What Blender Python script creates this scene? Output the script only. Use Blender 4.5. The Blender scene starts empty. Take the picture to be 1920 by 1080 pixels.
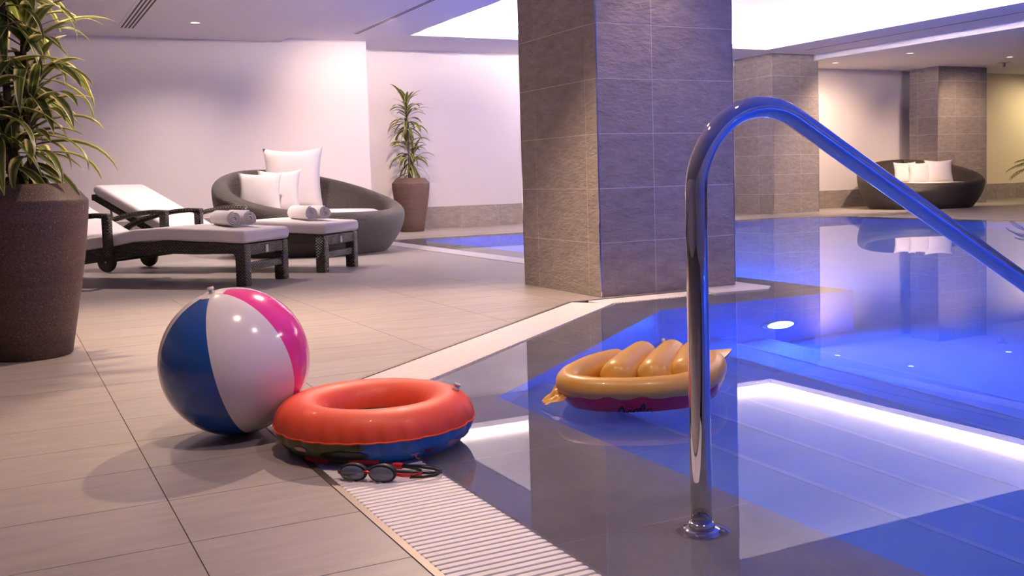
import bpy, bmesh, math, random
from mathutils import Vector, Matrix
random.seed(7)
S = bpy.context.scene
COL = S.collection
PI = math.pi

# ------------------------------------------------------------------ camera
CAM_H = 0.6769
YAW, PITCH, ROLL, FPX, CY = 0.4702, -0.0643, -0.0286, 1884.2, 453.65
fw = Vector((math.sin(YAW)*math.cos(PITCH), math.cos(YAW)*math.cos(PITCH), math.sin(PITCH)))
r0 = Vector((math.cos(YAW), -math.sin(YAW), 0)); u0 = r0.cross(fw)
rt = math.cos(ROLL)*r0 + math.sin(ROLL)*u0
up = -math.sin(ROLL)*r0 + math.cos(ROLL)*u0
cam = bpy.data.cameras.new('camera'); camo = bpy.data.objects.new('camera', cam); COL.objects.link(camo)
M = Matrix((rt, up, -fw)).transposed().to_4x4(); M.translation = (0, 0, CAM_H)
camo.matrix_world = M
cam.sensor_width = 36; cam.sensor_fit = 'HORIZONTAL'
cam.lens = FPX/1920*36; cam.shift_y = (CY-540)/1920; cam.clip_start = 0.05
S.camera = camo

# ------------------------------------------------------------------ world, exposure, render helpers
w = bpy.data.worlds.new('world'); S.world = w; w.use_nodes = True
w.node_tree.nodes['Background'].inputs[0].default_value = (0.55, 0.5, 0.8, 1)
w.node_tree.nodes['Background'].inputs[1].default_value = 0.0
S.view_settings.view_transform = 'Standard'; S.view_settings.look = 'None'
S.view_settings.exposure = 0.0; S.view_settings.gamma = 1.0
S.view_settings.use_curve_mapping = False
S.cycles.use_denoising = True
S.cycles.max_bounces = 8; S.cycles.diffuse_bounces = 4; S.cycles.glossy_bounces = 4
S.cycles.transmission_bounces = 8
S.cycles.sample_clamp_indirect = 12.0
S.cycles.blur_glossy = 0.5

WARM = (1.0, 0.71, 0.51)
SOFT = (1.0, 0.79, 0.71)
BLUE = (0.02, 0.13, 1.0)
ZC = 2.435          # main ceiling
ZL = 2.38           # lower ceiling over the loungers
ZR = 2.345          # lower ceiling over the far daybed

# ------------------------------------------------------------------ materials
def nodes(name):
    m = bpy.data.materials.new(name); m.use_nodes = True
    nt = m.node_tree; b = nt.nodes['Principled BSDF']
    return m, nt, b
def L(nt, a, b): nt.links.new(a, b)
def N(nt, t, **k):
    n = nt.nodes.new(t)
    for a, v in k.items():
        if a in n.inputs: n.inputs[a].default_value = v
        else: setattr(n, a, v)
    return n
def simple(name, col, rough=0.5, metal=0.0, spec=0.5, coat=0.0, bump=None):
    m, nt, b = nodes(name)
    b.inputs['Base Color'].default_value = (*col, 1); b.inputs['Roughness'].default_value = rough
    b.inputs['Metallic'].default_value = metal; b.inputs['Specular IOR Level'].default_value = spec
    b.inputs['Coat Weight'].default_value = coat
    if bump:
        sc, st = bump
        tc = N(nt, 'ShaderNodeTexCoord'); n = N(nt, 'ShaderNodeTexNoise', Scale=sc, Detail=4.0)
        L(nt, tc.outputs['Object'], n.inputs['Vector'])
        bp = N(nt, 'ShaderNodeBump', Strength=st, Distance=0.01)
        L(nt, n.outputs['Fac'], bp.inputs['Height']); L(nt, bp.outputs['Normal'], b.inputs['Normal'])
    return m
def ramp(nt, stops):
    r = nt.nodes.new('ShaderNodeValToRGB'); e = r.color_ramp.elements
    while len(e) < len(stops): e.new(0.5)
    for i, (p, c) in enumerate(stops): e[i].position = p; e[i].color = (*c, 1)
    return r
def mottled(name, stops, scale, rough, stretch=(1, 1, 1), bumpst=0.2, bumpscale=None, world=True, dist=0.01, perobj=0.12, rot=(0, 0, 0)):
    m, nt, b = nodes(name)
    if world:
        g = N(nt, 'ShaderNodeNewGeometry'); vec = g.outputs['Position']
    else:
        g = N(nt, 'ShaderNodeTexCoord'); vec = g.outputs['Object']
    mp = N(nt, 'ShaderNodeMapping'); mp.inputs['Scale'].default_value = stretch; mp.inputs['Rotation'].default_value = rot
    L(nt, vec, mp.inputs['Vector'])
    n = N(nt, 'ShaderNodeTexNoise', Scale=scale, Detail=8.0, Roughness=0.62)
    L(nt, mp.outputs['Vector'], n.inputs['Vector'])
    r = ramp(nt, stops); L(nt, n.outputs['Fac'], r.inputs['Fac'])
    oi = N(nt, 'ShaderNodeObjectInfo')
    mr = N(nt, 'ShaderNodeMapRange'); mr.inputs['To Min'].default_value = 1-perobj; mr.inputs['To Max'].default_value = 1+perobj
    L(nt, oi.outputs['Random'], mr.inputs['Value'])
    hs = N(nt, 'ShaderNodeHueSaturation'); L(nt, mr.outputs['Result'], hs.inputs['Value'])
    L(nt, r.outputs['Color'], hs.inputs['Color']); L(nt, hs.outputs['Color'], b.inputs['Base Color'])
    b.inputs['Roughness'].default_value = rough
    n2 = N(nt, 'ShaderNodeTexNoise', Scale=bumpscale or scale*2, Detail=8.0, Roughness=0.6)
    L(nt, mp.outputs['Vector'], n2.inputs['Vector'])
    bp = N(nt, 'ShaderNodeBump', Strength=bumpst, Distance=dist)
    L(nt, n2.outputs['Fac'], bp.inputs['Height']); L(nt, bp.outputs['Normal'], b.inputs['Normal'])
    return m
def emit(name, col, st):
    m, nt, b = nodes(name)
    b.inputs['Base Color'].default_value = (0, 0, 0, 1)
    b.inputs['Emission Color'].default_value = (*col, 1); b.inputs['Emission Strength'].default_value = st
    return m

M_WALL = simple('white_paint', (0.80, 0.745, 0.735), 0.7, bump=(60, 0.03))
M_WALLY = simple('cream_paint', (0.80, 0.70, 0.50), 0.7)
M_CEIL = simple('ceiling_paint', (0.78, 0.75, 0.76), 0.75)
M_SLATE = mottled('slate_tile', [(0.25, (0.25, 0.21, 0.188)), (0.5, (0.335, 0.285, 0.256)), (0.75, (0.415, 0.355, 0.32))], 9.0, 0.5,
                  (1, 1, 2.6), 0.8, 22, True, 0.014, 0.07, (0.55, 0.55, 0.0))
M_FLOOR = mottled('floor_tile', [(0.25, (0.30, 0.262, 0.238)), (0.55, (0.365, 0.322, 0.292)), (0.8, (0.42, 0.372, 0.338))], 7.0, 0.42,
                  (0.7, 3.0, 1), 0.08, 40, True, 0.004, 0.04)
M_GROUT = simple('grout', (0.31, 0.27, 0.245), 0.8)
M_LGROUT = simple('light_grout', (0.74, 0.68, 0.65), 0.8)
M_RIM = mottled('rim_tile', [(0.3, (0.42, 0.37, 0.34)), (0.7, (0.54, 0.49, 0.46))], 4.0, 0.5, (1, 1, 1), 0.03)
M_POOL = mottled('pool_tile', [(0.3, (0.24, 0.41, 0.74)), (0.7, (0.32, 0.49, 0.82))], 3.0, 0.5, (1, 1, 1), 0.02, None, True, 0.01, 0.04)
M_NOSE = simple('pool_nosing', (0.42, 0.56, 0.84), 0.5)
M_STEEL = simple('chrome', (0.78, 0.76, 0.74), 0.03, 1.0)
M_BRUSH = simple('brushed_steel', (0.30, 0.26, 0.24), 0.5, 1.0)
M_GRATE = simple('white_grate_plastic', (0.80, 0.75, 0.74), 0.38, bump=(300, 0.2))
M_DARK = simple('dark_gutter', (0.17, 0.15, 0.15), 0.6)
M_COVER = simple('white_cover_plate', (0.74, 0.69, 0.65), 0.5)
M_BLACK = simple('black_slot', (0.02, 0.018, 0.02), 0.6)
M_WHITE = simple('white_plastic', (0.8, 0.79, 0.78), 0.4)
M_FABRIC = simple('white_fabric', (0.82, 0.765, 0.735), 0.85, bump=(14, 0.10))
M_TOWEL = simple('white_towel', (0.88, 0.84, 0.83), 0.95, bump=(220, 0.15))
M_METAL = simple('grey_strut', (0.42, 0.40, 0.39), 0.35, 0.8)
M_TYRE = simple('black_rubber', (0.02, 0.018, 0.017), 0.55)
M_SOIL = simple('soil', (0.05, 0.035, 0.025), 0.9, bump=(60, 0.6))
M_LED = emit('led_strip', (1.0, 0.83, 0.73), 950)
M_DL = emit('downlight_lens', (1.0, 0.9, 0.78), 5)
M_PL = emit('pool_lamp_lens', (0.45, 0.70, 1.0), 22)

def wicker(name, c1, c2, su, sv, bs=0.9):
    m, nt, b = nodes(name)
    uv = N(nt, 'ShaderNodeUVMap')
    mp = N(nt, 'ShaderNodeMapping'); mp.inputs['Scale'].default_value = (su, sv, 1); L(nt, uv.outputs['UV'], mp.inputs['Vector'])
    sx = N(nt, 'ShaderNodeSeparateXYZ'); L(nt, mp.outputs['Vector'], sx.inputs['Vector'])
    def mth(op, a, bb=None):
        n = N(nt, 'ShaderNodeMath', operation=op)
        for i, v in enumerate((a, bb)):
            if v is None: continue
            if isinstance(v, (int, float)): n.inputs[i].default_value = v
            else: L(nt, v, n.inputs[i])
        return n.outputs[0]
    # woven strands: horizontal strands bulging over and under the uprights
    row = mth('FLOOR', sx.outputs['Y'])
    ph = mth('MULTIPLY', mth('MODULO', row, 2.0), PI)
    wave = mth('SINE', mth('ADD', mth('MULTIPLY', sx.outputs['X'], PI), ph))
    strand = mth('SINE', mth('MULTIPLY', mth('FRACT', sx.outputs['Y']), PI))
    h = mth('MULTIPLY', strand, mth('ADD', mth('MULTIPLY', wave, 0.5), 0.6))
    r = ramp(nt, [(0.05, c1), (0.9, c2)]); L(nt, h, r.inputs['Fac']); L(nt, r.outputs['Color'], b.inputs['Base Color'])
    bp = N(nt, 'ShaderNodeBump', Strength=bs, Distance=0.006); L(nt, h, bp.inputs['Height']); L(nt, bp.outputs['Normal'], b.inputs['Normal'])
    b.inputs['Roughness'].default_value = 0.42
    return m
M_WICK = wicker('dark_wicker', (0.024, 0.018, 0.015), (0.125, 0.098, 0.082), 1, 1)

def planter_mat():
    m, nt, b = nodes('brown_stone_glaze')
    tc = N(nt, 'ShaderNodeTexCoord')
    n = N(nt, 'ShaderNodeTexNoise', Scale=160.0, Detail=2.0); L(nt, tc.outputs['Object'], n.inputs['Vector'])
    r = ramp(nt, [(0.30, (0.045, 0.026, 0.019)), (0.6, (0.105, 0.062, 0.046)), (0.72, (0.16, 0.10, 0.078)), (0.77, (0.40, 0.31, 0.26))])
    L(nt, n.outputs['Fac'], r.inputs['Fac'])
    mp = N(nt, 'ShaderNodeMapping'); mp.inputs['Scale'].default_value = (0.5, 0.5, 14); L(nt, tc.outputs['Object'], mp.inputs['Vector'])
    n2 = N(nt, 'ShaderNodeTexNoise', Scale=1.5, Detail=4.0); L(nt, mp.outputs['Vector'], n2.inputs['Vector'])
    mx = N(nt, 'ShaderNodeMixRGB', blend_type='MULTIPLY'); mx.inputs[0].default_value = 0.6
    r2 = ramp(nt, [(0.3, (0.6, 0.55, 0.55)), (0.7, (1.25, 1.15, 1.1))]); L(nt, n2.outputs['Fac'], r2.inputs['Fac'])
    L(nt, r.outputs['Color'], mx.inputs[1]); L(nt, r2.outputs['Color'], mx.inputs[2]); L(nt, mx.outputs[0], b.inputs['Base Color'])
    b.inputs['Roughness'].default_value = 0.6
    bp = N(nt, 'ShaderNodeBump', Strength=0.5, Distance=0.004); L(nt, n.outputs['Fac'], bp.inputs['Height']); L(nt, bp.outputs['Normal'], b.inputs['Normal'])
    return m
M_POT = planter_mat()
def leaf_mat(name, mid, edge):
    m, nt, b = nodes(name)
    uv = N(nt, 'ShaderNodeUVMap'); sx = N(nt, 'ShaderNodeSeparateXYZ'); L(nt, uv.outputs['UV'], sx.inputs['Vector'])
    n = N(nt, 'ShaderNodeTexNoise', Scale=3.0, Detail=3.0); mp = N(nt, 'ShaderNodeMapping'); mp.inputs['Scale'].default_value = (0.6, 14, 1)
    oi = N(nt, 'ShaderNodeObjectInfo'); L(nt, uv.outputs['UV'], mp.inputs['Vector']); L(nt, oi.outputs['Random'], mp.inputs['Location'])
    L(nt, mp.outputs['Vector'], n.inputs['Vector'])
    ad = N(nt, 'ShaderNodeMath', operation='MULTIPLY_ADD'); L(nt, n.outputs['Fac'], ad.inputs[0]); ad.inputs[1].default_value = 0.30; L(nt, sx.outputs['Y'], ad.inputs[2])
    pale = tuple(0.55*a+0.45*b_ for a, b_ in zip(mid, edge))
    r = ramp(nt, [(0.27, edge), (0.35, mid), (0.50, mid), (0.55, pale), (0.60, mid), (0.85, mid), (0.93, edge)]); L(nt, ad.outputs[0], r.inputs['Fac'])
    L(nt, r.outputs['Color'], b.inputs['Base Color']); b.inputs['Roughness'].default_value = 0.38
    tl = N(nt, 'ShaderNodeBsdfTranslucent'); L(nt, r.outputs['Color'], tl.inputs['Color'])
    ms = N(nt, 'ShaderNodeMixShader'); ms.inputs[0].default_value = 0.4
    L(nt, b.outputs[0], ms.inputs[1]); L(nt, tl.outputs[0], ms.inputs[2]); L(nt, ms.outputs[0], nt.nodes['Material Output'].inputs['Surface'])
    return m
M_LEAF = leaf_mat('variegated_leaf', (0.085, 0.125, 0.022), (0.74, 0.66, 0.30))
M_BARK = simple('bark', (0.12, 0.085, 0.055), 0.9, bump=(60, 0.6))
M_PALM = simple('palm_leaf', (0.10, 0.13, 0.03), 0.5)

def water_mat():
    m = bpy.data.materials.new('pool_water'); m.use_nodes = True; nt = m.node_tree; nt.nodes.clear()
    o = N(nt, 'ShaderNodeOutputMaterial'); g = N(nt, 'ShaderNodeBsdfGlass', IOR=1.333, Roughness=0.0)
    g.inputs['Color'].default_value = (0.94, 0.97, 1.0, 1)
    ge = N(nt, 'ShaderNodeNewGeometry'); n = N(nt, 'ShaderNodeTexNoise', Scale=1.3, Detail=1.0); L(nt, ge.outputs['Position'], n.inputs['Vector'])
    bp = N(nt, 'ShaderNodeBump', Strength=0.02, Distance=0.01); L(nt, n.outputs['Fac'], bp.inputs['Height']); L(nt, bp.outputs['Normal'], g.inputs['Normal'])
    L(nt, g.outputs[0], o.inputs['Surface'])
    return m
M_WATER = water_mat()

# ------------------------------------------------------------------ mesh helpers
def link(name, me, mat=None, parent=None, loc=None):
    o = bpy.data.objects.new(name, me); COL.objects.link(o)
    if mat is not None and not me.materials: me.materials.append(mat)
    if parent is not None: o.parent = parent
    if loc is not None: o.location = loc
    return o
def mesh(name, V, F, mat=None, parent=None, smooth=False, uv=None, loc=None):
    me = bpy.data.meshes.new(name); me.from_pydata([tuple(v) for v in V], [], F); me.update()
    if smooth:
        for p in me.polygons: p.use_smooth = True
    if uv is not None:
        l = me.uv_layers.new(name='UVMap')
        for lp in me.loops: l.data[lp.index].uv = uv[lp.vertex_index]
    return link(name, me, mat, parent, loc)
def tag(o, label=None, cat=None, group=None, kind=None):
    if label: o['label'] = label
    if cat: o['category'] = cat
    if group: o['group'] = group
    if kind: o['kind'] = kind
    return o
def empty(name, loc=(0, 0, 0), rz=0.0):
    o = bpy.data.objects.new(name, None); COL.objects.link(o); o.location = loc; o.rotation_euler = (0, 0, rz)
    o.empty_display_size = 0.1
    return o
BOXF = [(0, 3, 2, 1), (4, 5, 6, 7), (0, 1, 5, 4), (1, 2, 6, 5), (2, 3, 7, 6), (3, 0, 4, 7)]
def boxv(x0, x1, y0, y1, z0, z1):
    return [(x0, y0, z0), (x1, y0, z0), (x1, y1, z0), (x0, y1, z0), (x0, y0, z1), (x1, y0, z1), (x1, y1, z1), (x0, y1, z1)]
def box(name, x0, x1, y0, y1, z0, z1, mat, parent=None):
    return mesh(name, boxv(x0, x1, y0, y1, z0, z1), BOXF, mat, parent)
def bbox(name, x0, x1, y0, y1, z0, z1, mat, parent=None, bev=0.01, seg=2, smooth=True):
    bm = bmesh.new(); vs = [bm.verts.new(v) for v in boxv(x0, x1, y0, y1, z0, z1)]
    for f in BOXF: bm.faces.new([vs[i] for i in f])
    bmesh.ops.bevel(bm, geom=bm.edges[:], offset=bev, segments=seg, affect='EDGES', profile=0.5)
    me = bpy.data.meshes.new(name); bm.to_mesh(me); bm.free()
    if smooth:
        for p in me.polygons: p.use_smooth = True
    # simple box-mapped UV in metres so that woven materials work
    l = me.uv_layers.new(name='UVMap')
    for p in me.polygons:
        n = p.normal; a = max(range(3), key=lambda i: abs(n[i]))
        for li in p.loop_indices:
            co = me.vertices[me.loops[li].vertex_index].co
            c = [co[i] for i in range(3) if i != a]; l.data[li].uv = (c[0]*75, c[1]*95)
    return link(name, me, mat, parent)
def prism(name, poly, z0, z1, mat, parent=None):
    n = len(poly); V = [(x, y, z0) for x, y in poly] + [(x, y, z1) for x, y in poly]
    F = [tuple(reversed(range(n))), tuple(range(n, 2*n))] + [(i, (i+1) % n, n+(i+1) % n, n+i) for i in range(n)]
    return mesh(name, V, F, mat, parent)
def flat(name, poly, z, mat, parent=None):
    return mesh(name, [(x, y, z) for x, y in poly], [tuple(range(len(poly)))], mat, parent)
def tube(name, pts, rad, mat, parent=None, n=16, closed=False, cap=True, sq=None):
    P = [Vector(p) for p in pts]; k = len(P); V = []; F = []; UV = []
    T = []
    for i in range(k):
        a = P[(i-1) % k] if (closed or i > 0) else P[i]; b = P[(i+1) % k] if (closed or i < k-1) else P[i]
        T.append((b-a).normalized())
    nrm = T[0].orthogonal().normalized() if abs(T[0].z) > 0.95 else Vector((0, 0, 1)).cross(T[0]).normalized()
    dist = 0.0
    for i in range(k):
        nrm = (nrm - T[i]*nrm.dot(T[i])).normalized(); bn = T[i].cross(nrm)
        rr = rad[i] if isinstance(rad, (list, tuple)) else rad
        if i: dist += (P[i]-P[i-1]).length
        for j in range(n):
            a = 2*PI*j/n; c, s_ = math.cos(a), math.sin(a)
            if sq:   # rectangular section half sizes
                e = 0.35; c2 = math.copysign(abs(c)**e, c)*sq[0]; s2 = math.copysign(abs(s_)**e, s_)*sq[1]
                V.append(P[i]+nrm*c2+bn*s2)
            else: V.append(P[i]+nrm*(rr*c)+bn*(rr*s_))
            UV.append((dist*75, j*1.0))
    for i in range(k if closed else k-1):
        for j in range(n):
            a = i*n+j; b = i*n+(j+1) % n; c = ((i+1) % k)*n+(j+1) % n; d = ((i+1) % k)*n+j
            F.append((a, d, c, b))
    if cap and not closed:
        F.append(tuple(range(n))); F.append(tuple(reversed(range((k-1)*n, k*n))))
    return mesh(name, V, F, mat, parent, True, UV)
def lathe(name, prof, mat, parent=None, n=48, loc=None, smooth=True):
    V = []; F = []; k = len(prof)
    for r, z in prof:
        for j in range(n): a = 2*PI*j/n; V.append((r*math.cos(a), r*math.sin(a), z))
    for i in range(k-1):
        for j in range(n):
            F.append((i*n+j, i*n+(j+1) % n, (i+1)*n+(j+1) % n, (i+1)*n+j))
    if prof[0][0] > 1e-4: F.append(tuple(reversed(range(n))))
    if prof[-1][0] > 1e-4: F.append(tuple(range((k-1)*n, k*n)))
    return mesh(name, V, F, mat, parent, smooth, None, loc)
def grid_surface(name, f, nu, nv, mat, parent=None, closed_u=False, uvs=(1, 1), smooth=True):
    V = []; UV = []; F = []
    for i in range(nu + (0 if closed_u else 1)):
        for j in range(nv+1):
            V.append(f(i/nu, j/nv)); UV.append((i/nu*uvs[0], j/nv*uvs[1]))
    nn = nu if closed_u else nu+1
    for i in range(nu):
        for j in range(nv):
            a = i*(nv+1)+j; b = ((i+1) % nn)*(nv+1)+j
            F.append((a, b, b+1, a+1))
    return mesh(name, V, F, mat, parent, smooth, UV)
def clip(poly, a, b, c):
    """keep the part of a convex polygon with a*x+b*y<=c"""
    out = []
    for i in range(len(poly)):
        p, q = poly[i], poly[(i+1) % len(poly)]
        dp, dq = a*p[0]+b*p[1]-c, a*q[0]+b*q[1]-c
        if dp <= 0: out.append(p)
        if dp*dq < 0:
            t = dp/(dp-dq); out.append((p[0]+(q[0]-p[0])*t, p[1]+(q[1]-p[1])*t))
    return out
def area(poly):
    return 0.5*sum(poly[i][0]*poly[(i+1) % len(poly)][1]-poly[(i+1) % len(poly)][0]*poly[i][1] for i in range(len(poly)))

# ------------------------------------------------------------------ lamps as fixtures
def spot(name, loc, target, power, col, angle=80, blend=0.6, size=0.04, parent=None):
    l = bpy.data.lights.new(name, 'SPOT'); l.energy = power; l.color = col; l.spot_size = math.radians(angle)
    l.spot_blend = blend; l.shadow_soft_size = size
    o = bpy.data.objects.new(name, l); COL.objects.link(o)
    d = Vector(target)-Vector(loc); o.rotation_euler = d.to_track_quat('-Z', 'Y').to_euler(); o.location = loc
    if parent is not None: o.parent = parent; o.location = Vector(loc)-Vector(parent.location)
    return o
def downlight(x, y, z, label, power, col=WARM, target=None, angle=85, blend=0.7, group=None, size=0.04):
    e = empty('downlight', (x, y, z)); tag(e, label, 'downlight', group)
    lathe('trim_ring', [(0.046, -0.001), (0.047, -0.006), (0.060, -0.006), (0.064, -0.001), (0.064, 0.004), (0.046, 0.004)], M_WHITE, e, 28)
    lathe('lens', [(0.0, -0.002), (0.046, -0.002), (0.046, 0.003), (0.0, 0.003)], M_DL, e, 24)
    t = target or (x, y, 0)
    spot('lamp', (x, y, z-0.012), t, power, col, angle, blend, size, e)
    return e
# key downlight beside the column: lights its left face, the floor and throws the ball's shadow
downlight(2.03, 4.75, ZL, 'recessed downlight in the ceiling left of the big column', 350, WARM, (1.3, 3.9, 0), 120, 0.5, None, 0.03)
downlight(2.66, 5.22, ZC, 'recessed downlight grazing the left face of the big column', 85, WARM, (2.86, 5.22, 0.4), 80, 0.6)
downlight(3.25, 4.25, ZC, 'recessed downlight in front of the big column', 45, WARM, (3.3, 4.6, 1.0), 60, 0.8)
downlight(0.42, 4.95, ZL, 'recessed downlight above the tall potted dracaena', 230, WARM, (0.15, 4.6, 0), 92, 0.6)
downlight(1.92, 10.92, ZL, 'small lit downlight in the ceiling above the loungers', 200, SOFT, (1.9, 11.0, 0.0), 140, 1.0)
downlight(2.30, 8.70, ZL, 'recessed downlight above the round wicker daybed', 230, SOFT, (2.6, 9.4, 0.3), 120, 0.8)
downlight(1.20, 8.30, ZL, 'recessed downlight above the two sun loungers', 190, SOFT, (1.3, 7.6, 0.3), 110, 0.8)
downlight(7.50, 11.78, ZC, 'added unseen downlight washing the white back wall behind the column', 130, SOFT, (6.4, 12.9, 0.9), 150, 0.9)  # added where the column hides it, to brighten the back wall
downlight(0.62, 2.15, ZL, 'recessed downlight above the beach ball and swim ring', 85, WARM, (0.55, 2.3, 0), 110, 0.9)
downlight(1.60, 1.20, ZL, 'added unseen fill light above the handrail and pool edge', 70, SOFT, (1.8, 3.0, 0.4), 124, 0.8)  # overhead fill added out of view to lift the foreground
downlight(4.60, 1.60, ZC, 'added unseen fill light above the middle of the near pool', 130, SOFT, (4.0, 4.0, 1.0), 130, 0.8)  # out-of-view fill added to light the front face of the column
downlight(12.15, 10.70, ZR, 'lit downlight in the far low ceiling nearest the pool', 340, WARM, (12.2, 12.4, 0.3), 104, 0.6)
downlight(14.30, 10.65, ZR, 'lit downlight in the far low ceiling at the right edge', 190, WARM, (14.8, 11.95, 0.9), 90, 0.9)
downlight(11.95, 12.00, ZR, 'small round lit downlight in the ceiling right of the middle column', 90, WARM, (12.2, 12.7, 0.8), 100, 0.9)
downlight(17.90, 11.60, ZR, 'recessed downlight above the far potted palm', 190, (1.0, 0.78, 0.46), (17.0, 12.6, 0.3), 120, 1.0)

# ------------------------------------------------------------------ pool outline
DX, DY = 0.885, 2.805
OUT = [(0.885, -3.0), (0.885, 2.805), (2.87, 4.455), (3.905, 4.455), (3.905, 10.88), (9.85, 10.95), (10.6, 10.35), (10.78, -3.0)]
INN = [(1.34, -3.0), (1.352, 2.79), (2.91, 4.105), (4.21, 4.105), (4.21, 10.58), (9.72, 10.65), (10.32, 10.18), (10.46, -3.0)]
ZW = -0.004; ZRIM = -0.016; ZP = -1.33

# floor base: polygons that leave the pool and gutters open
ZG = -0.006
GW = 0.258          # grate width
dvec = Vector((2.87-0.885, 4.455-2.805, 0)).normalized(); dn = Vector((-dvec.y, dvec.x, 0))   # dn points to the deck
# deck-side edge of the grating
g1x = DX-GW
p0 = Vector((DX, DY, 0))+dn*GW                        # a point on the diagonal deck edge
tt = (g1x-p0.x)/dvec.x; C1 = (g1x, p0.y+dvec.y*tt)   # first deck corner
GY = 4.455+0.19
tt = (GY-p0.y)/dvec.y; C2 = (p0.x+dvec.x*tt, GY)     # second deck corner
GX = 3.61                                             # deck edge of the grating behind the column
deck = [[(-5, -4), (g1x, -4), (g1x, C1[1]), (-5, C1[1])],
        [(-5, C1[1]), C1, C2, (-5, GY)],
        [(-5, GY), (GX, GY), (GX, 6.4), (-5, 6.4)]]
floor = empty('floor'); tag(floor, kind='structure')
for i, p in enumerate(deck): flat('grout_bed', p, ZG, M_GROUT, floor)
def far_floor():
    m, nt, b = nodes('far_floor_tile')
    g = N(nt, 'ShaderNodeNewGeometry'); mp = N(nt, 'ShaderNodeMapping'); L(nt, g.outputs['Position'], mp.inputs['Vector'])
    mp.inputs['Location'].default_value = (-0.29, -1.957, 0)
    br = N(nt, 'ShaderNodeTexBrick', offset=0.0)
    br.inputs['Scale'].default_value = 1.0; br.inputs['Brick Width'].default_value = 0.604; br.inputs['Row Height'].default_value = 0.29
    br.inputs['Mortar Size'].default_value = 0.0018
    br.inputs['Color1'].default_value = (0.365, 0.322, 0.292, 1); br.inputs['Color2'].default_value = (0.395, 0.35, 0.316, 1); br.inputs['Mortar'].default_value = (0.26, 0.22, 0.2, 1)
    L(nt, mp.outputs['Vector'], br.inputs['Vector']); L(nt, br.outputs['Color'], b.inputs['Base Color']); b.inputs['Roughness'].default_value = 0.42
    return m
M_FFAR = far_floor()
YT = 1.957+0.29*15      # individual tiles up to here
flat('floor_surface', [(-5, YT), (GX, YT), (GX, 13.4), (-5, 13.4)], 0.0, M_FFAR, floor)
flat('floor_surface', [(GX, 10.88+0.29), (9.9, 10.95+0.29), (20, 10.95+0.29), (20, 13.6), (GX, 13.6)], 0.0, M_FFAR, floor)
flat('floor_surface', [(11.05, -4), (20, -4), (20, 11.24), (11.05, 11.24)], 0.0, M_FFAR, floor)
flat('floor_surface', [(9.85, 11.24), (10.78, 10.5), (11.05, 10.3), (11.05, 11.24)], 0.0, M_FFAR, floor)
gj = 0.0011
cnt = 0
for i in range(-6, 6):
    for j in range(-9, 15):
        x0, y0 = 0.29+0.604*i, 1.957+0.29*j
        if y0 < -0.7 or x0 < -2.2: continue
        if x0+0.604 < -0.85 and y0 < 2.9: continue
        if y0 < 1.0 and x0 < -0.4: continue
        r = [(x0+gj, y0+gj), (x0+0.604-gj, y0+gj), (x0+0.604-gj, y0+0.29-gj), (x0+gj, y0+0.29-gj)]
        parts = []
        lo = clip(r, 0, 1, C1[1]); lo = clip(lo, 1, 0, g1x-0.001) if len(lo) > 2 else []
        parts.append(lo)
        mid = clip(r, 0, -1, -C1[1]); mid = clip(mid, 0, 1, GY) if len(mid) > 2 else []
        if len(mid) > 2:
            a, bb = -dn.x, -dn.y; c = a*C1[0]+bb*C1[1]; mid = clip(mid, a, bb, c-0.001)
        parts.append(mid)
        hi = clip(r, 0, -1, -GY-0.002); hi = clip(hi, 1, 0, GX) if len(hi) > 2 else []
        parts.append(hi)
        parts = [p for p in parts if len(p) > 2 and area(p) > 2e-4]
        if not parts: continue
        V = []; F = []
        for p in parts:
            n = len(p); b0 = len(V)
            V += [(x, y, ZG) for x, y in p] + [(x, y, 0.0) for x, y in p]
            F += [tuple(b0+n+k for k in range(n))] + [(b0+k, b0+(k+1) % n, b0+n+(k+1) % n, b0+n+k) for k in range(n)]
        mesh('floor_tile', V, F, M_FLOOR, floor); cnt += 1

# pool shell
pool = empty('pool_basin'); tag(pool, 'sunken swimming pool basin with pale blue tiles', 'pool')
n = len(OUT)
V = [(x, y, ZRIM) for x, y in OUT]+[(x, y, ZRIM) for x, y in INN]
F = [(i, n+i, n+i+1, i+1) for i in range(n-1)]
o = mesh('shallow_rim', V, [tuple(reversed(f)) for f in F], M_RIM, pool)
V = [(x, y, ZRIM) for x, y in INN]+[(x, y, ZP) for x, y in INN]
mesh('pool_wall', V, [(i, (i+1) % n, n+(i+1) % n, n+i) for i in range(n)], M_POOL, pool)
flat('pool_floor', INN, ZP, M_POOL, pool)
# underwater steps
TR, RS = 0.32, 0.165
for k in range(1, 8):
    x0 = 1.34+TR*(k-1); x1 = 1.34+TR*k; z = -0.005-RS*k
    st = box('step', x0-0.02, x1, -2.99, 4.10, ZP, z, M_POOL, pool)
    box('nosing', x1-0.014, x1+0.004, -2.99, 4.10, z-0.02, z+0.003, M_NOSE, st)
# rim joints
for yj in (1.0, 1.6, 2.2):
    box('rim_joint', 0.89, 1.34, yj-0.0015, yj+0.0015, ZRIM-0.001, ZRIM+0.0006, M_LGROUT, pool)
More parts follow.
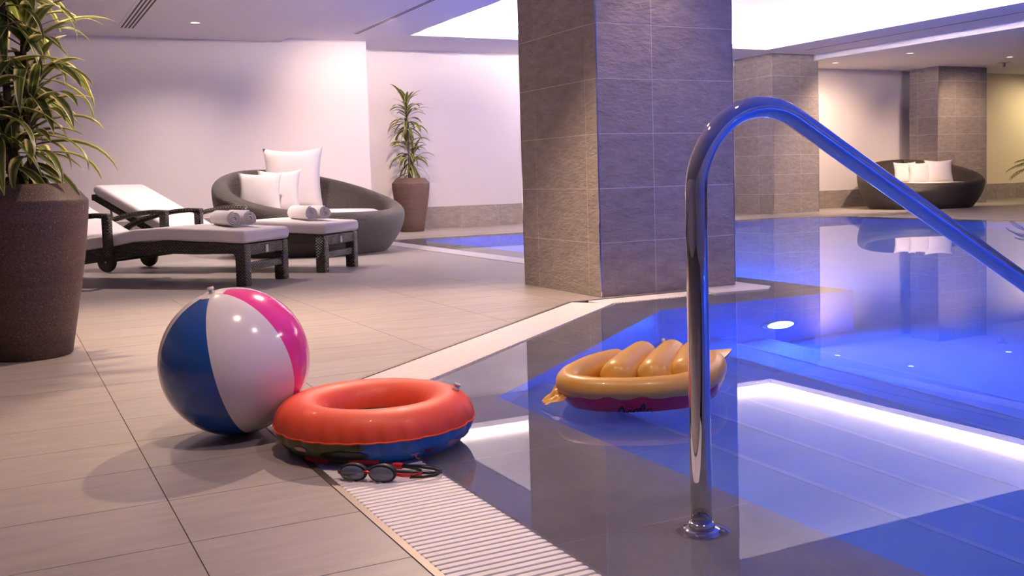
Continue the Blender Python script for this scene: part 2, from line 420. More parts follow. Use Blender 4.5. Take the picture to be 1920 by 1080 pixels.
# pool lamps
def pool_lamp(x, y, z, nx, ny, label, pw=150):
    e = empty('pool_lamp', (x, y, z), math.atan2(ny, nx)); tag(e, label, 'pool light')
    def rot(o): o.rotation_euler = (0, PI/2, 0); return o
    rot(lathe('bezel', [(0.085, 0.0), (0.085, 0.014), (0.115, 0.014), (0.125, 0.0)], M_STEEL, e, 32))
    rot(lathe('lens', [(0.0, 0.012), (0.05, 0.011), (0.085, 0.004)], M_PL, e, 32))
    l = bpy.data.lights.new('lamp', 'AREA'); l.shape = 'DISK'; l.size = 0.16; l.energy = pw; l.color = BLUE
    lo = bpy.data.objects.new('lamp', l); COL.objects.link(lo); lo.parent = e; lo.location = (0.03, 0, 0); lo.rotation_euler = (0, -PI/2, 0)
    return e
pool_lamp(3.66, 4.10, -0.86, 0, -1, 'glowing round underwater lamp in the pool wall below the column', 72)
pool_lamp(4.215, 6.2, -0.75, 1, 0, 'added unseen underwater lamp in the wall behind the column, near one', 98)  # lamp added out of sight so the pool glows evenly blue
pool_lamp(4.215, 9.0, -0.75, 1, 0, 'added unseen underwater lamp in the wall behind the column, far one', 98)  # second added lamp, out of sight, for even blue light
for i, xx in enumerate((4.4, 6.4, 8.6)):  # out-of-view lamps added to spread the blue light
    pool_lamp(xx, -2.99, -0.75, 0, 1, ('added unseen underwater lamp in the near pool wall by the steps', 'added unseen underwater lamp in the middle of the near pool wall', 'added unseen underwater lamp at the far end of the near pool wall')[i], 58)
# water
wat = flat('pool_water', OUT[::-1], ZW, M_WATER); tag(wat, 'still clear pool water glowing blue', 'water', kind='stuff')

# ------------------------------------------------------------------ overflow grating
def grating(name, label, a, b, side, width, pitch, skip=None):
    """slats between the pool edge a->b and the deck (side = unit normal towards the deck)"""
    e = empty(name, (0, 0, 0)); tag(e, label, 'grating', 'white overflow gratings around the pool')
    A = Vector((*a, 0)); B = Vector((*b, 0)); d = (B-A); ln = d.length; d.normalize(); s = Vector((*side, 0))
    def quadbox(nm, o0, o1, t0, t1, z0, z1, mat, par):
        c = [A+d*t0+s*o0, A+d*t1+s*o0, A+d*t1+s*o1, A+d*t0+s*o1]
        V = [(p.x, p.y, z0) for p in c]+[(p.x, p.y, z1) for p in c]
        return mesh(nm, V, BOXF, mat, par)
    quadbox('gutter', -0.004, width+0.004, 0, ln, -0.09, -0.035, M_DARK, e)
    quadbox('edge_trim', width-0.016, width, 0, ln, -0.04, 0.002, M_BRUSH, e)
    quadbox('bearer', width*0.48, width*0.52, 0, ln, -0.032, -0.010, M_GRATE, e)
    me = None; k = int(ln/pitch)
    # slat shape along s, rounded ends
    for i in range(k):
        t = (i+0.5)*pitch
        if me is None:
            prof = [(-0.0084, -0.016), (-0.0084, -0.0018), (-0.0070, 0.0), (0.0070, 0.0), (0.0084, -0.0018), (0.0084, -0.016)]
            V = []; np_ = len(prof)
            ws = [(0.010, 0.6), (0.014, 0.9), (0.020, 1.0), (width-0.022, 1.0), (width-0.018, 0.8)]
            for o_, sc in ws:
                for (q, z) in prof: p = d*(q*sc)+s*o_; V.append((p.x, p.y, -0.016+(z+0.016)*(0.8+0.2*sc)))
            F = []
            for m_ in range(len(ws)-1):
                for j in range(np_):
                    F.append((m_*np_+j, m_*np_+(j+1) % np_, (m_+1)*np_+(j+1) % np_, (m_+1)*np_+j))
            F += [tuple(range(np_)), tuple(range((len(ws)-1)*np_, len(ws)*np_))]
            ob = mesh('slat', V, F, M_GRATE, e); me = ob.data
        else:
            ob = link('slat', me, None, e)
        p = A+d*t; ob.location = (p.x, p.y, 0.0)
    return e
grating('overflow_grating', 'white slatted overflow grating under the goggles in the foreground', (DX, 0.75), (DX, 2.86), (-1, 0), GW, 0.0214)
grating('overflow_grating', 'long white slatted grating running diagonally towards the big column', (DX-0.01, DY), (2.86, 4.45), (dn.x, dn.y), GW, 0.0214)
grating('overflow_grating', 'white slatted grating along the front foot of the big column', (2.80, 4.455), (3.52, 4.455), (0, 1), 0.19, 0.0214)
ge = empty('overflow_grating', (0, 0, 0)); tag(ge, 'white grating strip along the pool behind the big column', 'grating', 'white overflow gratings around the pool')
box('edge_trim', GX, GX+0.015, 5.62, 11.17, -0.03, 0.002, M_BRUSH, ge)
box('slat_strip', GX+0.015, 3.875, 5.62, 11.17, -0.03, -0.002, M_GRATE, ge)
box('gutter', 3.875, 3.905, 5.62, 11.17, -0.05, -0.03, M_DARK, ge)
ge = empty('overflow_grating', (0, 0, 0)); tag(ge, 'pale stone kerb along the far edge of the pool', 'kerb')
prism('kerb_stone', [(3.905, 10.88), (9.85, 10.95), (9.9, 11.24), (3.61, 11.17)], -0.05, -0.001, M_FFAR, ge)
prism('kerb_stone', [(9.85, 10.95), (10.6, 10.35), (11.05, 10.3), (9.9, 11.24)], -0.05, -0.001, M_FFAR, ge)
prism('kerb_stone', [(10.6, 10.35), (10.78, -3.0), (11.05, -3.0), (11.05, 10.3)], -0.05, -0.001, M_FFAR, ge)
ge.name = 'pool_kerb'
cp = prism('cover_plate', [(3.52, 4.445), (3.86, 4.40), (3.965, 4.50), (3.965, 5.6), (3.862, 5.6), (3.862, 4.685), (3.52, 4.685)], -0.03, 0.004, M_COVER)
tag(cp, 'flat white cover plate at the pool corner of the column', 'cover plate')

# ------------------------------------------------------------------ walls
def wall(name, x0, x1, y0, y1, z0, z1, mat=M_WALL):
    o = box(name, x0, x1, y0, y1, z0, z1, mat); tag(o, kind='structure'); return o
wall('wall_back_lounge', -5, 4.20, 12.15, 13.4, 0, ZC+0.5)
wall('wall_back_pool', 4.20, 10.55, 12.90, 13.4, 0, ZC+0.5)
wall('wall_back_daybed', 10.55, 14.27, 12.75, 13.4, 0, ZC+0.5)
wall('wall_back_niche', 14.27, 14.9, 12.84, 13.6, 0, ZC+0.5)
wall('wall_back_right', 14.9, 20, 12.70, 13.6, 0, ZC+0.5, M_WALLY)
wall('wall_left', -5.2, -5, -4.2, 13.4, 0, ZC+0.5)
wall('wall_right', 20, 20.2, -4.2, 13.6, 0, ZC+0.5)
wall('wall_front', -5.2, 20.2, -4.2, -4, -0.2, ZC+0.5)
def skirting(name, x0, x1, y, joints):
    e = empty(name, (0, 0, 0)); tag(e, kind='structure')
    js = [x0]+[j for j in joints if x0 < j < x1]+[x1]
    box('grout_bed', x0, x1, y-0.006, y, 0, 0.3, M_LGROUT, e)
    for a, b in zip(js[:-1], js[1:]):
        box('skirting_tile', a+0.003, b-0.003, y-0.012, y-0.004, 0.002, 0.299, M_SLATE, e)
skirting('baseboard_pool', 4.2, 10.52, 12.9, [4.555+0.605*k for k in range(12)])
skirting('baseboard_daybed', 11.44, 14.236, 12.75, [11.207+0.609*k+0.0 for k in range(8)])
skirting('baseboard_right', 15.45, 20, 12.70, [15.52+0.575*k for k in range(8)])
skirting('baseboard_lounge', -4.9, 4.19, 12.15, [-4.4+0.605*k for k in range(15)])

# ------------------------------------------------------------------ ceiling with the light cove
CX0, CX1, CY0, CY1 = 4.55, 10.14, 6.23, 11.54
ZT = ZC+0.21; LED = 0.20
def cbox(nm, *a, kind='structure'):
    o = box(nm, *a, M_CEIL); tag(o, kind='structure'); return o
cbox('ceiling_left', 3.12, CX0, -4, 13.4, ZC, ZC+0.05)
cbox('ceiling_far', CX0, CX1, CY1, 13.4, ZC, ZC+0.05)
cbox('ceiling_near', CX0, CX1, -4, CY0, ZC, ZC+0.05)
cbox('ceiling_right', CX1, 11.36, -4, 13.4, ZC, ZC+0.05)
cbox('ceiling_lounge', -5, 3.12, -4, 13.4, ZL, ZC+0.05)
cbox('ceiling_daybed', 11.36, 20, -4, 13.6, ZR, ZC+0.05)
cbox('ceiling_cove', CX0-LED-0.1, CX1+LED+0.1, CY0-LED-0.1, CY1+LED+0.1, ZT, ZT+0.05)
for nm, a in (('ceiling_cove_side', (CX0-LED-0.1, CX0-LED, CY0-LED, CY1+LED)), ('ceiling_cove_side', (CX1+LED, CX1+LED+0.1, CY0-LED, CY1+LED)),
              ('ceiling_cove_side', (CX0-LED, CX1+LED, CY0-LED-0.1, CY0-LED)), ('ceiling_cove_side', (CX0-LED, CX1+LED, CY1+LED, CY1+LED+0.1))):
    cbox(nm, *a, ZC+0.045, ZT)
for i, (lab, a) in enumerate((('left', (CX0-LED+0.03, CX0-LED+0.06, CY0, CY1)), ('right', (CX1+LED-0.06, CX1+LED-0.03, CY0, CY1)),
              ('far', (CX0, CX1, CY1+LED-0.06, CY1+LED-0.03)), ('near', (CX0, CX1, CY0-LED+0.03, CY0-LED+0.06)))):
    o = box('led_strip', *a, ZC+0.052, ZC+0.085, M_LED); tag(o, 'white light strip hidden along the %s edge of the ceiling cove' % lab, 'light strip', 'cove light strips')
for a in ((CX0-0.016, CX0+0.006, CY0-0.016, CY1+0.016), (CX1-0.006, CX1+0.016, CY0-0.016, CY1+0.016), (CX0+0.006, CX1-0.006, CY0-0.016, CY0+0.006), (CX0+0.006, CX1-0.006, CY1-0.006, CY1+0.016)):
    cbox('ceiling_cove_lip', *a, ZC-0.003, ZC+0.066)
# ceiling fittings
def diffuser(label, x0, x1, y0, y1, z, ns):
    e = empty('slot_diffuser', ((x0+x1)/2, (y0+y1)/2, z)); tag(e, label, 'air vent')
    hw, hl = (x1-x0)/2, (y1-y0)/2
    box('frame', -hw-0.02, hw+0.02, -hl-0.02, hl+0.02, -0.003, 0.004, M_CEIL, e)
    for k in range(ns):
        c = -hw+(k+0.5)*2*hw/ns
        box('slot', c-hw/ns*0.42, c+hw/ns*0.42, -hl, hl, -0.005, 0.002, M_BLACK, e)
    return e
diffuser('four-slot black air diffuser in the ceiling above the tall plant', 1.235, 1.385, 6.5, 11.47, ZL, 4)
sd = diffuser('thin two-slot air diffuser with added wall spot in the ceiling left of the bright cove', 3.86, 3.92, 5.0, 11.6, ZC, 2)
spot('lamp', (3.885, 10.3, ZC-0.02), (4.05, 12.15, 1.25), 230, WARM, 84, 1.0, 0.03, sd)  # spot added inside the air slot to wash the lounge wall
diffuser('single thin air slot in the ceiling right of the bright cove', 10.755, 10.79, 5.0, 11.42, ZC, 1)
e = empty('sprinkler', (15.0, 11.28, ZR)); tag(e, 'small hanging sprinkler head near the far right downlight', 'sprinkler')
lathe('rose', [(0.0, -0.008), (0.10, -0.007), (0.105, 0.0)], M_METAL, e, 24)
lathe('nozzle', [(0.0, -0.07), (0.018, -0.068), (0.022, -0.02), (0.03, -0.006)], M_METAL, e, 16)

# ------------------------------------------------------------------ tiled columns
def column(name, label, xs, ys, z1, t=0.30):
    x0, x1, y0, y1 = xs[0], xs[-1], ys[0], ys[-1]
    e = empty(name, (0, 0, 0)); tag(e, label, 'column')
    g = 0.0012
    box('core', x0+g, x1-g, y0+g, y1-g, 0, z1, M_LGROUT, e)
    k = 0
    while k*t < z1-0.01:
        za, zb = k*t+0.0018, min((k+1)*t, z1)-0.0018
        for a, b in zip(xs[:-1], xs[1:]):
            box('slate_tile', a+0.002, b-0.002, y0, y0+g+0.002, za, zb, M_SLATE, e)
            box('slate_tile', a+0.002, b-0.002, y1-g-0.002, y1, za, zb, M_SLATE, e)
        for a, b in zip(ys[:-1], ys[1:]):
            box('slate_tile', x0, x0+g+0.002, a+0.002, b-0.002, za, zb, M_SLATE, e)
            box('slate_tile', x1-g-0.002, x1, a+0.002, b-0.002, za, zb, M_SLATE, e)
        k += 1
    for cx_, cy_ in ((x0, y0), (x1, y0), (x0, y1), (x1, y1)):
        box('corner_trim', cx_-0.002 if cx_ == x0 else cx_-0.004, cx_+0.004 if cx_ == x0 else cx_+0.002,
            cy_-0.002 if cy_ == y0 else cy_-0.004, cy_+0.004 if cy_ == y0 else cy_+0.002, 0.0, z1, M_STEEL, e)
    return e
column('tiled_column', 'big grey slate tiled column standing at the pool edge', [2.927, 3.293, 3.861], [4.69, 4.816, 5.401, 5.592], ZC)
column('tiled_column', 'middle grey slate tiled column across the pool left of the far daybed', [10.518, 11.074, 11.442], [11.852, 12.178, 12.745], ZR)
box('slate_tile', 10.519, 11.36, 11.853, 12.7, ZR, ZC, M_SLATE, bpy.data.objects['tiled_column.001'])
column('tiled_column', 'dark grey slate tiled column behind the far daybed', [14.236, 14.659, 15.27, 15.444], [11.951, 12.382, 12.55], ZR)

# ------------------------------------------------------------------ handrail
def handrail():
    e = empty('handrail', (1.163, 1.522, ZRIM)); tag(e, 'polished chrome handrail rising from the water and sloping down over the pool steps', 'handrail')
    Rr, z0, dec = 0.164, 0.651, math.radians(28.6)
    out = [Vector((0, 0, z0*k/6)) for k in range(7)]
    for k in range(1, 33):
        a = (PI/2+dec)*k/32; out.append(Vector((Rr-Rr*math.cos(a), 0, z0+Rr*math.sin(a))))
    p = out[-1]; out += [p+Vector((math.cos(dec), 0, -math.sin(dec)))*(0.1*k) for k in range(1, 19)]
    tube('rail', out, 0.0205, M_STEEL, e, 28)
    lathe('base_flange', [(0.0205, 0.016), (0.028, 0.014), (0.052, 0.006), (0.054, 0.0)], M_STEEL, e, 40)
    lathe('collar', [(0.0206, 0.026), (0.025, 0.024), (0.026, 0.015), (0.0206, 0.013)], M_STEEL, e, 32)
    for a in range(4):
        an = a*PI/2+0.7
        s_ = lathe('screw', [(0.0, 0.006), (0.004, 0.005), (0.005, 0.0)], M_STEEL, e, 10); s_.location = (0.040*math.cos(an), 0.040*math.sin(an), 0.008)
handrail()

# ------------------------------------------------------------------ planters with dracaena
def leaf_mesh(length, width, arch, droop, fold, seed):
    rnd = random.Random(seed); ns = 9; V = []; UV = []; F = []
    x = z = 0.0; ang = arch; tw = rnd.uniform(-0.5, 0.5)
    pts = []
    for i in range(ns+1):
        t = i/ns; pts.append((x, z, ang)); st = length/ns
        x += math.cos(ang)*st; z += math.sin(ang)*st; ang -= droop/ns*(0.5+1.1*t)
    for i, (px, pz, an) in enumerate(pts):
        t = i/ns; wd = width*(0.35+0.65*math.sin(min(1, t*2.2)*PI/2))*(1-t**3.2) + 0.0012
        rl = tw*t
        for j, q in enumerate((-1, -0.5, 0, 0.5, 1)):
            hh = abs(q)*wd*fold; yy = q*wd
            y2 = yy*math.cos(rl)-hh*math.sin(rl); h2 = yy*math.sin(rl)+hh*math.cos(rl)
            V.append((px-math.sin(an)*h2, y2, pz+math.cos(an)*h2)); UV.append((t, (q+1)/2*0.8))
    for i in range(ns):
        for j in range(4):
            a = i*5+j; F.append((a, a+5, a+6, a+1))
    me = bpy.data.meshes.new('leaf'); me.from_pydata(V, [], F); me.update()
    for p in me.polygons: p.use_smooth = True
    l = me.uv_layers.new(name='UVMap')
    for lp in me.loops: l.data[lp.index].uv = UV[lp.vertex_index]
    me.materials.append(M_LEAF)
    return me
LEAVES = {}
for kind, (a0, a1, d0, d1) in {'up': (0.9, 1.25, 0.9, 1.6), 'mid': (0.35, 0.85, 1.2, 2.1), 'low': (-0.25, 0.3, 1.2, 1.9), 'hang': (-0.8, -0.2, 0.7, 1.2)}.items():
    LEAVES[kind] = [leaf_mesh(random.uniform(0.28, 0.40), random.uniform(0.024, 0.033), random.uniform(a0, a1), random.uniform(d0, d1), random.uniform(0.15, 0.45), 100+k) for k in range(5)]
def planter(label, loc, stems, nl, rz=0.0, leafs=1.0):
    e = empty('potted_dracaena', loc, rz); tag(e, label, 'potted plant')
    pot = lathe('pot', [(0.0, 0.0), (0.150, 0.0), (0.158, 0.006), (0.178, 0.12), (0.205, 0.27), (0.228, 0.42), (0.244, 0.56), (0.2488, 0.625), (0.2490, 0.634), (0.2475, 0.638), (0.2455, 0.640),
                        (0.192, 0.702), (0.187, 0.705), (0.180, 0.704), (0.176, 0.696), (0.172, 0.655)], M_POT, e, 64)
    for p in pot.data.polygons: p.use_smooth = True
    lathe('soil', [(0.0, 0.672), (0.10, 0.668), (0.175, 0.658)], M_SOIL, e, 24)
    rnd = random.Random(hash(label) % 1000 if False else len(label)*7+3)
    for (bx, by, tx, ty, h, n_) in stems:
        pts = []
        for i in range(8):
            t = i/7; pts.append((bx+(tx-bx)*t+0.012*math.sin(5*t+h), by+(ty-by)*t+0.012*math.cos(4*t+h), 0.65+(h-0.65)*t))
        tube('stem', pts, [0.017-0.006*i/7 for i in range(8)], M_BARK, e, 10)
        for i in range(n_):
            t = i/(n_-1)                       # 0 bottom .. 1 top of the crown
            span = min(0.34, (h-0.65)*0.75)
            z = h-span*(1-t)
            u = (z-0.65)/(h-0.65); px = bx+(tx-bx)*u; py = by+(ty-by)*u
            kind = 'up' if t > 0.80 else 'mid' if t > 0.45 else 'low' if t > 0.15 else 'hang'
            me = rnd.choice(LEAVES[kind])
            o = link('leaf', me, None, e)
            o.location = (px, py, z); o.rotation_euler = (rnd.uniform(-0.15, 0.15), rnd.uniform(-0.12, 0.12), i*2.399+rnd.uniform(-0.3, 0.3))
            s_ = rnd.uniform(0.8, 1.12)*leafs; o.scale = (s_, s_, s_)
    return e
planter('tall variegated dracaena in a dark brown stone pot at the left foreground', (0.085, 4.565, 0),
        [(-0.03, 0.02, -0.02, 0.00, 1.70, 58), (0.03, -0.02, 0.05, 0.03, 1.42, 50), (-0.02, -0.04, -0.16, -0.05, 1.22, 40), (0.04, 0.04, 0.05, -0.05, 1.08, 42), (0.0, 0.0, -0.05, 0.04, 0.90, 30)], 0)
planter('smaller variegated dracaena in a brown pot against the white back wall', (4.84, 12.42, 0),
        [(-0.03, 0.02, -0.16, 0.02, 1.66, 50), (0.03, -0.02, 0.02, 0.03, 1.22, 40), (0.02, 0.02, 0.08, -0.05, 1.02, 22)], 0, 1.2, 0.95)

# ------------------------------------------------------------------ pillows
def pillow(label, loc, size, thick, yaw, tilt, roll=0.0, group='white scatter cushions on the daybeds', h=None):
    h = h or size
    rnd = random.Random(int(size*1000)+int(loc[0]*100))
    ph = rnd.uniform(0, 6)
    def side(sg):
        def f(u, v):
            a, b = 2*u-1, 2*v-1
            k = 1-0.13*(1-a*a)*(b*b); k2 = 1-0.13*(1-b*b)*(a*a)
            d = max(0.0, (1-a**2))**0.5*max(0.0, (1-b**2))**0.5
            wr = 0.12*math.sin(7*a+ph+3*b)*(1-d)+0.10*math.sin(9*b-4*a+ph)*(1-d)
            t = sg*(thick/2)*(d**0.8)*(1+wr)
            return Vector((a*size/2*k2, t, b*h/2*k))
        return f
    e = empty('cushion', loc); tag(e, label, 'cushion', group)
    V = []; F = []; n_ = 18
    for sg in (1, -1):
        f = side(sg); b0 = len(V)
        for i in range(n_+1):
            for j in range(n_+1): V.append(f(i/n_, j/n_))
        for i in range(n_):
            for j in range(n_):
                a = b0+i*(n_+1)+j; q = (a, a+n_+1, a+n_+2, a+1); F.append(q if sg < 0 else tuple(reversed(q)))
    o = mesh('cover', V, F, M_FABRIC, e, True)
    bm = bmesh.new(); bm.from_mesh(o.data); bmesh.ops.remove_doubles(bm, verts=bm.verts, dist=0.0005); bm.to_mesh(o.data); bm.free()
    # piped seam along the edge
    pts = []
    for s_ in range(4*12):
        k, t = divmod(s_, 12); t = t/12
        u, v = ((t, 0), (1, t), (1-t, 1), (0, 1-t))[k]; pts.append(side(1)(u, v))
    tube('seam', pts, 0.0025, M_FABRIC, e, 6, closed=True)
    e.rotation_euler = (tilt, roll, yaw)
    return e

# ------------------------------------------------------------------ round wicker daybeds
def daybed(label, loc, back, R=0.92, hb=0.80, hf=0.40):
    e = empty('round_daybed', loc, back); tag(e, label, 'daybed', 'round wicker daybeds')
    rb = R*0.80
    def hgt(th):   # th=0 at the back (local +x)
        c = (1+math.cos(th))/2
        return hf+(hb-hf)*(c**1.35)
    def prof(th, v):
        H_ = hgt(th)
        zs = 0.30            # seat level inside
        rw = 0.085           # thickness of the roll
        c = (1+math.cos(th))/2
        # outer wall 0..0.5, roll 0.5..0.72, inner wall 0.72..1
        if v < 0.55:
            t = v/0.55; r = rb+(R-rb)*math.sin(t*PI/2)**0.9; z = t*(H_-rw*0.9)
        elif v < 0.78:
            t = (v-0.55)/0.23; a = t*PI
            r = (R-rw)+rw*math.cos(a); z = (H_-rw*0.9)+rw*0.9*math.sin(a)
        else:
            t = (v-0.78)/0.22; r = (R-2*rw)-t*(0.05+0.06*c); z = (H_-rw*0.9)*(1-t)+(zs-0.02)*t
        return r, z
    def f(u, v):
        th = 2*PI*u; r, z = prof(th, v)
        return Vector((r*math.cos(th), r*math.sin(th), z))
    sh = grid_surface('wicker_shell', f, 96, 40, M_WICK, e, True, (280, 120))
    lathe('base_ring', [(rb-0.02, 0.0), (rb, 0.0), (rb+0.004, 0.03), (rb-0.02, 0.03)], M_WICK, e, 64)
    ri = R-2*0.085-0.075
    ma = lathe('mattress', [(0.0, 0.27), (ri-0.03, 0.27), (ri, 0.30), (ri+0.012, 0.345), (ri-0.005, 0.385), (ri-0.05, 0.402), (ri*0.5, 0.412), (0.0, 0.414)], M_FABRIC, e, 64)
    pts = [((ri+0.004)*math.cos(2*PI*k/64), (ri+0.004)*math.sin(2*PI*k/64), 0.38) for k in range(64)]
    tube('piping', pts, 0.005, M_FABRIC, ma, 6, closed=True)
    return e
daybed('round dark wicker daybed with white mattress beside the loungers', (2.71, 9.68, 0), math.radians(112), 0.92, 0.83, 0.40)
daybed('round dark wicker daybed across the pool in front of the slate column', (13.24, 11.48, 0), math.radians(62), 0.96, 0.79, 0.405)

# ------------------------------------------------------------------ sun loungers
def lounger(label, loc, rz):
    """local: x from foot to head, y across (minus = near side), z up"""
    e = empty('sun_lounger', loc, rz); tag(e, label, 'sun lounger', 'wicker sun loungers')
    def zt(x):
        pts = [(0, .283), (.3, .296), (.6, .310), (.85, .300), (1.1, .262), (1.35, .236), (2.05, .225)]
        for (a, za), (b, zb) in zip(pts[:-1], pts[1:]):
            if x <= b:
                t = (x-a)/(b-a); t = t*t*(3-2*t)*0.5+t*0.5; return za+(zb-za)*t
        return pts[-1][1]
    W = 0.28
    xs = [i*2.0/40 for i in range(41)]
    for s_ in (-1, 1):
        V = []; F = []; UV = []
        for x in xs:
            d = 0.062+0.028*math.sin(min(1, x/0.8)*PI/2)
            for (yy, zz) in ((s_*W, zt(x)-d), (s_*W, zt(x)), (s_*(W-0.05), zt(x)), (s_*(W-0.05), zt(x)-d)):
                V.append((x, yy, zz)); UV.append((x*75, zz*95+(0 if abs(yy) > W-0.01 else 3)))
        for i in range(40):
            for j in range(4):
                q = (i*4+j, i*4+(j+1) % 4, i*4+4+(j+1) % 4, i*4+4+j); F.append(q if s_ < 0 else tuple(reversed(q)))
        F += [(0, 1, 2, 3), (160, 161, 162, 163)]
        mesh('side_rail', V, F, M_WICK, e, False, UV)
        bbox('leg', -0.005, 0.072, s_*W-(0.072 if s_ > 0 else 0.003), s_*W+(0.003 if s_ > 0 else 0.072), 0, 0.28, M_WICK, e, 0.008)
    ap = bbox('foot_rail', 0.0, 0.045, -W+0.06, W-0.06, 0.205, 0.28, M_WICK, e, 0.006)
    box('care_tag', -0.004, 0.0, -0.018, 0.012, 0.212, 0.262, M_WHITE, ap)
    bbox('lower_rung', 0.008, 0.05, -W+0.06, W-0.06, 0.105, 0.155, M_WICK, e, 0.006)
    for k, x in enumerate((0.25, 0.55, 0.85, 1.1)):
        box('slat', x-0.03, x+0.03, -W+0.04, W-0.04, zt(x)-0.03, zt(x)-0.008, M_WICK, e)
    # head-end chassis and wheels
    for s_ in (-1, 1):
        tube('chassis_bar', [(0.75, s_*0.20, 0.235), (1.3, s_*0.20, 0.185), (1.98, s_*0.20, 0.105)], 0.02, M_TYRE, e, 8, sq=(0.016, 0.03))
        tube('rear_leg', [(1.91, s_*0.235, 0.20), (1.96, s_*0.235, 0.09)], 0.02, M_WICK, e, 8, sq=(0.02, 0.03))
        wl = lathe('wheel', [(0.0, -0.018), (0.06, -0.018), (0.066, -0.014), (0.07, -0.018), (0.082, -0.016), (0.086, 0.0), (0.082, 0.016), (0.07, 0.018), (0.066, 0.014), (0.06, 0.018), (0.0, 0.018)], M_TYRE, e, 36)
        wl.rotation_euler = (PI/2, 0, 0); wl.location = (1.97, s_*0.265, 0.086)
        hb_ = lathe('hub_cap', [(0.0, -0.024), (0.010, -0.023), (0.012, -0.017)], M_METAL, wl, 12)
    tube('axle', [(1.97, -0.27, 0.086), (1.97, 0.27, 0.086)], 0.008, M_METAL, e, 8)
    # seat cushion following the frame
    Wc = 0.285; tk = 0.088
    def ring(x, lo, r=0.022):
        z0 = zt(x)+0.004+lo
        pr = []
        for (cy_, cz, a0) in ((Wc-r, z0+r, -90), (Wc-r, z0+tk-r, 0), (-Wc+r, z0+tk-r, 90), (-Wc+r, z0+r, 180)):
            for q in range(4):
                a = math.radians(a0+q*30); pr.append((cy_+r*math.cos(a), cz+r*math.sin(a)))
        return pr
    V = []; F = []; XS = [-0.02, -0.012, 0.0, 0.02]+[0.06+i*1.32/24 for i in range(25)]
    SH = [0.55, 0.85, 0.95, 1.0]+[1.0]*25
    for x, sh in zip(XS, SH):
        pr = ring(max(x, 0), 0.0); zc_ = zt(max(x, 0))+0.004+tk/2
        for (yy, zz) in pr: V.append((x, yy*(0.9+0.1*sh) if sh < 1 else yy, zc_+(zz-zc_)*sh))
    m_ = 16
    for i in range(len(XS)-1):
        for j in range(m_): F.append((i*m_+j, i*m_+(j+1) % m_, (i+1)*m_+(j+1) % m_, (i+1)*m_+j))
    F += [tuple(reversed(range(m_))), tuple(range((len(XS)-1)*m_, len(XS)*m_))]
    seat = mesh('seat_cushion', V, F, M_FABRIC, e, True)
    # raised backrest
    bk = empty('backrest_pivot')  # temporary frame, baked below
    ang = math.radians(27.5); hx, hz = 1.36, 0.262
    def T(a, y, b):   # a along the backrest, b normal to it
        return (hx+a*math.cos(ang)-b*math.sin(ang), y, hz+a*math.sin(ang)+b*math.cos(ang))
    bpy.data.objects.remove(bk)
    V = []; F = []; AS = [0.0, 0.02]+[0.05+i*0.70/10 for i in range(11)]+[0.775, 0.795, 0.805]
    for a in AS:
        sh = 1.0 if a < 0.76 else (0.92 if a < 0.78 else 0.75 if a < 0.8 else 0.5)
        r = 0.024
        for (cy_, cz, a0) in ((Wc-r, 0.012+r, -90), (Wc-r, 0.012+tk-r, 0), (-Wc+r, 0.012+tk-r, 90), (-Wc+r, 0.012+r, 180)):
            for q in range(4):
                an = math.radians(a0+q*30); yy = cy_+r*math.cos(an); zz = cz+r*math.sin(an)
                zz = 0.012+tk/2+(zz-0.012-tk/2)*sh; V.append(T(a, yy*(0.94+0.06*sh), zz))
    for i in range(len(AS)-1):
        for j in range(m_): F.append((i*m_+j, i*m_+(j+1) % m_, (i+1)*m_+(j+1) % m_, (i+1)*m_+j))
    F += [tuple(reversed(range(m_))), tuple(range((len(AS)-1)*m_, len(AS)*m_))]
    mesh('back_cushion', V, F, M_FABRIC, e, True)
    for s_ in (-1, 1):
        tube('back_rail', [T(0.0, s_*0.245, -0.02), T(0.4, s_*0.245, -0.02), T(0.80, s_*0.245, -0.02)], 0.02, M_WICK, e, 12, sq=(0.022, 0.024))
        tube('prop_strut', [T(0.68, s_*0.19, -0.03), (hx+0.55, s_*0.19, 0.20)], 0.008, M_METAL, e, 8)
        tube('cross_brace', [T(0.30, s_*0.225, -0.03), (hx-0.05, s_*0.225, 0.24)], 0.014, M_WICK, e, 8)
    for a in (0.12, 0.34, 0.56):
        tube('back_slat', [T(a, -0.23, -0.012), T(a, 0.23, -0.012)], 0.012, M_WICK, e, 8)
    tube('head_rail', [T(0.79, -0.255, -0.02), T(0.79, 0.255, -0.02)], 0.02, M_WICK, e, 12, sq=(0.026, 0.026))
    # arms
    for s_ in (-1, 1):
        bbox('arm_post', 1.025, 1.08, s_*0.315-0.026, s_*0.315+0.026, zt(1.0)-0.07, 0.490, M_WICK, e, 0.008)
        A = [(1.03, 0.487), (1.13, 0.493), (1.25, 0.487), (1.40, 0.465), (1.55, 0.430), (1.68, 0.385), (1.78, 0.33), (1.85, 0.25)]
        tube('armrest', [(x, s_*0.315, z) for x, z in A], 0.02, M_WICK, e, 12, sq=(0.03, 0.018))
    return e
LA = math.atan2(0.700, -0.714)
L1 = (1.625, 6.935); L2 = (2.345, 7.545)
lounger('dark wicker sun lounger with white cushion, nearest the beach ball', (*L1, 0), LA)
lounger('dark wicker sun lounger with raised back, next to the round daybed', (*L2, 0), LA)

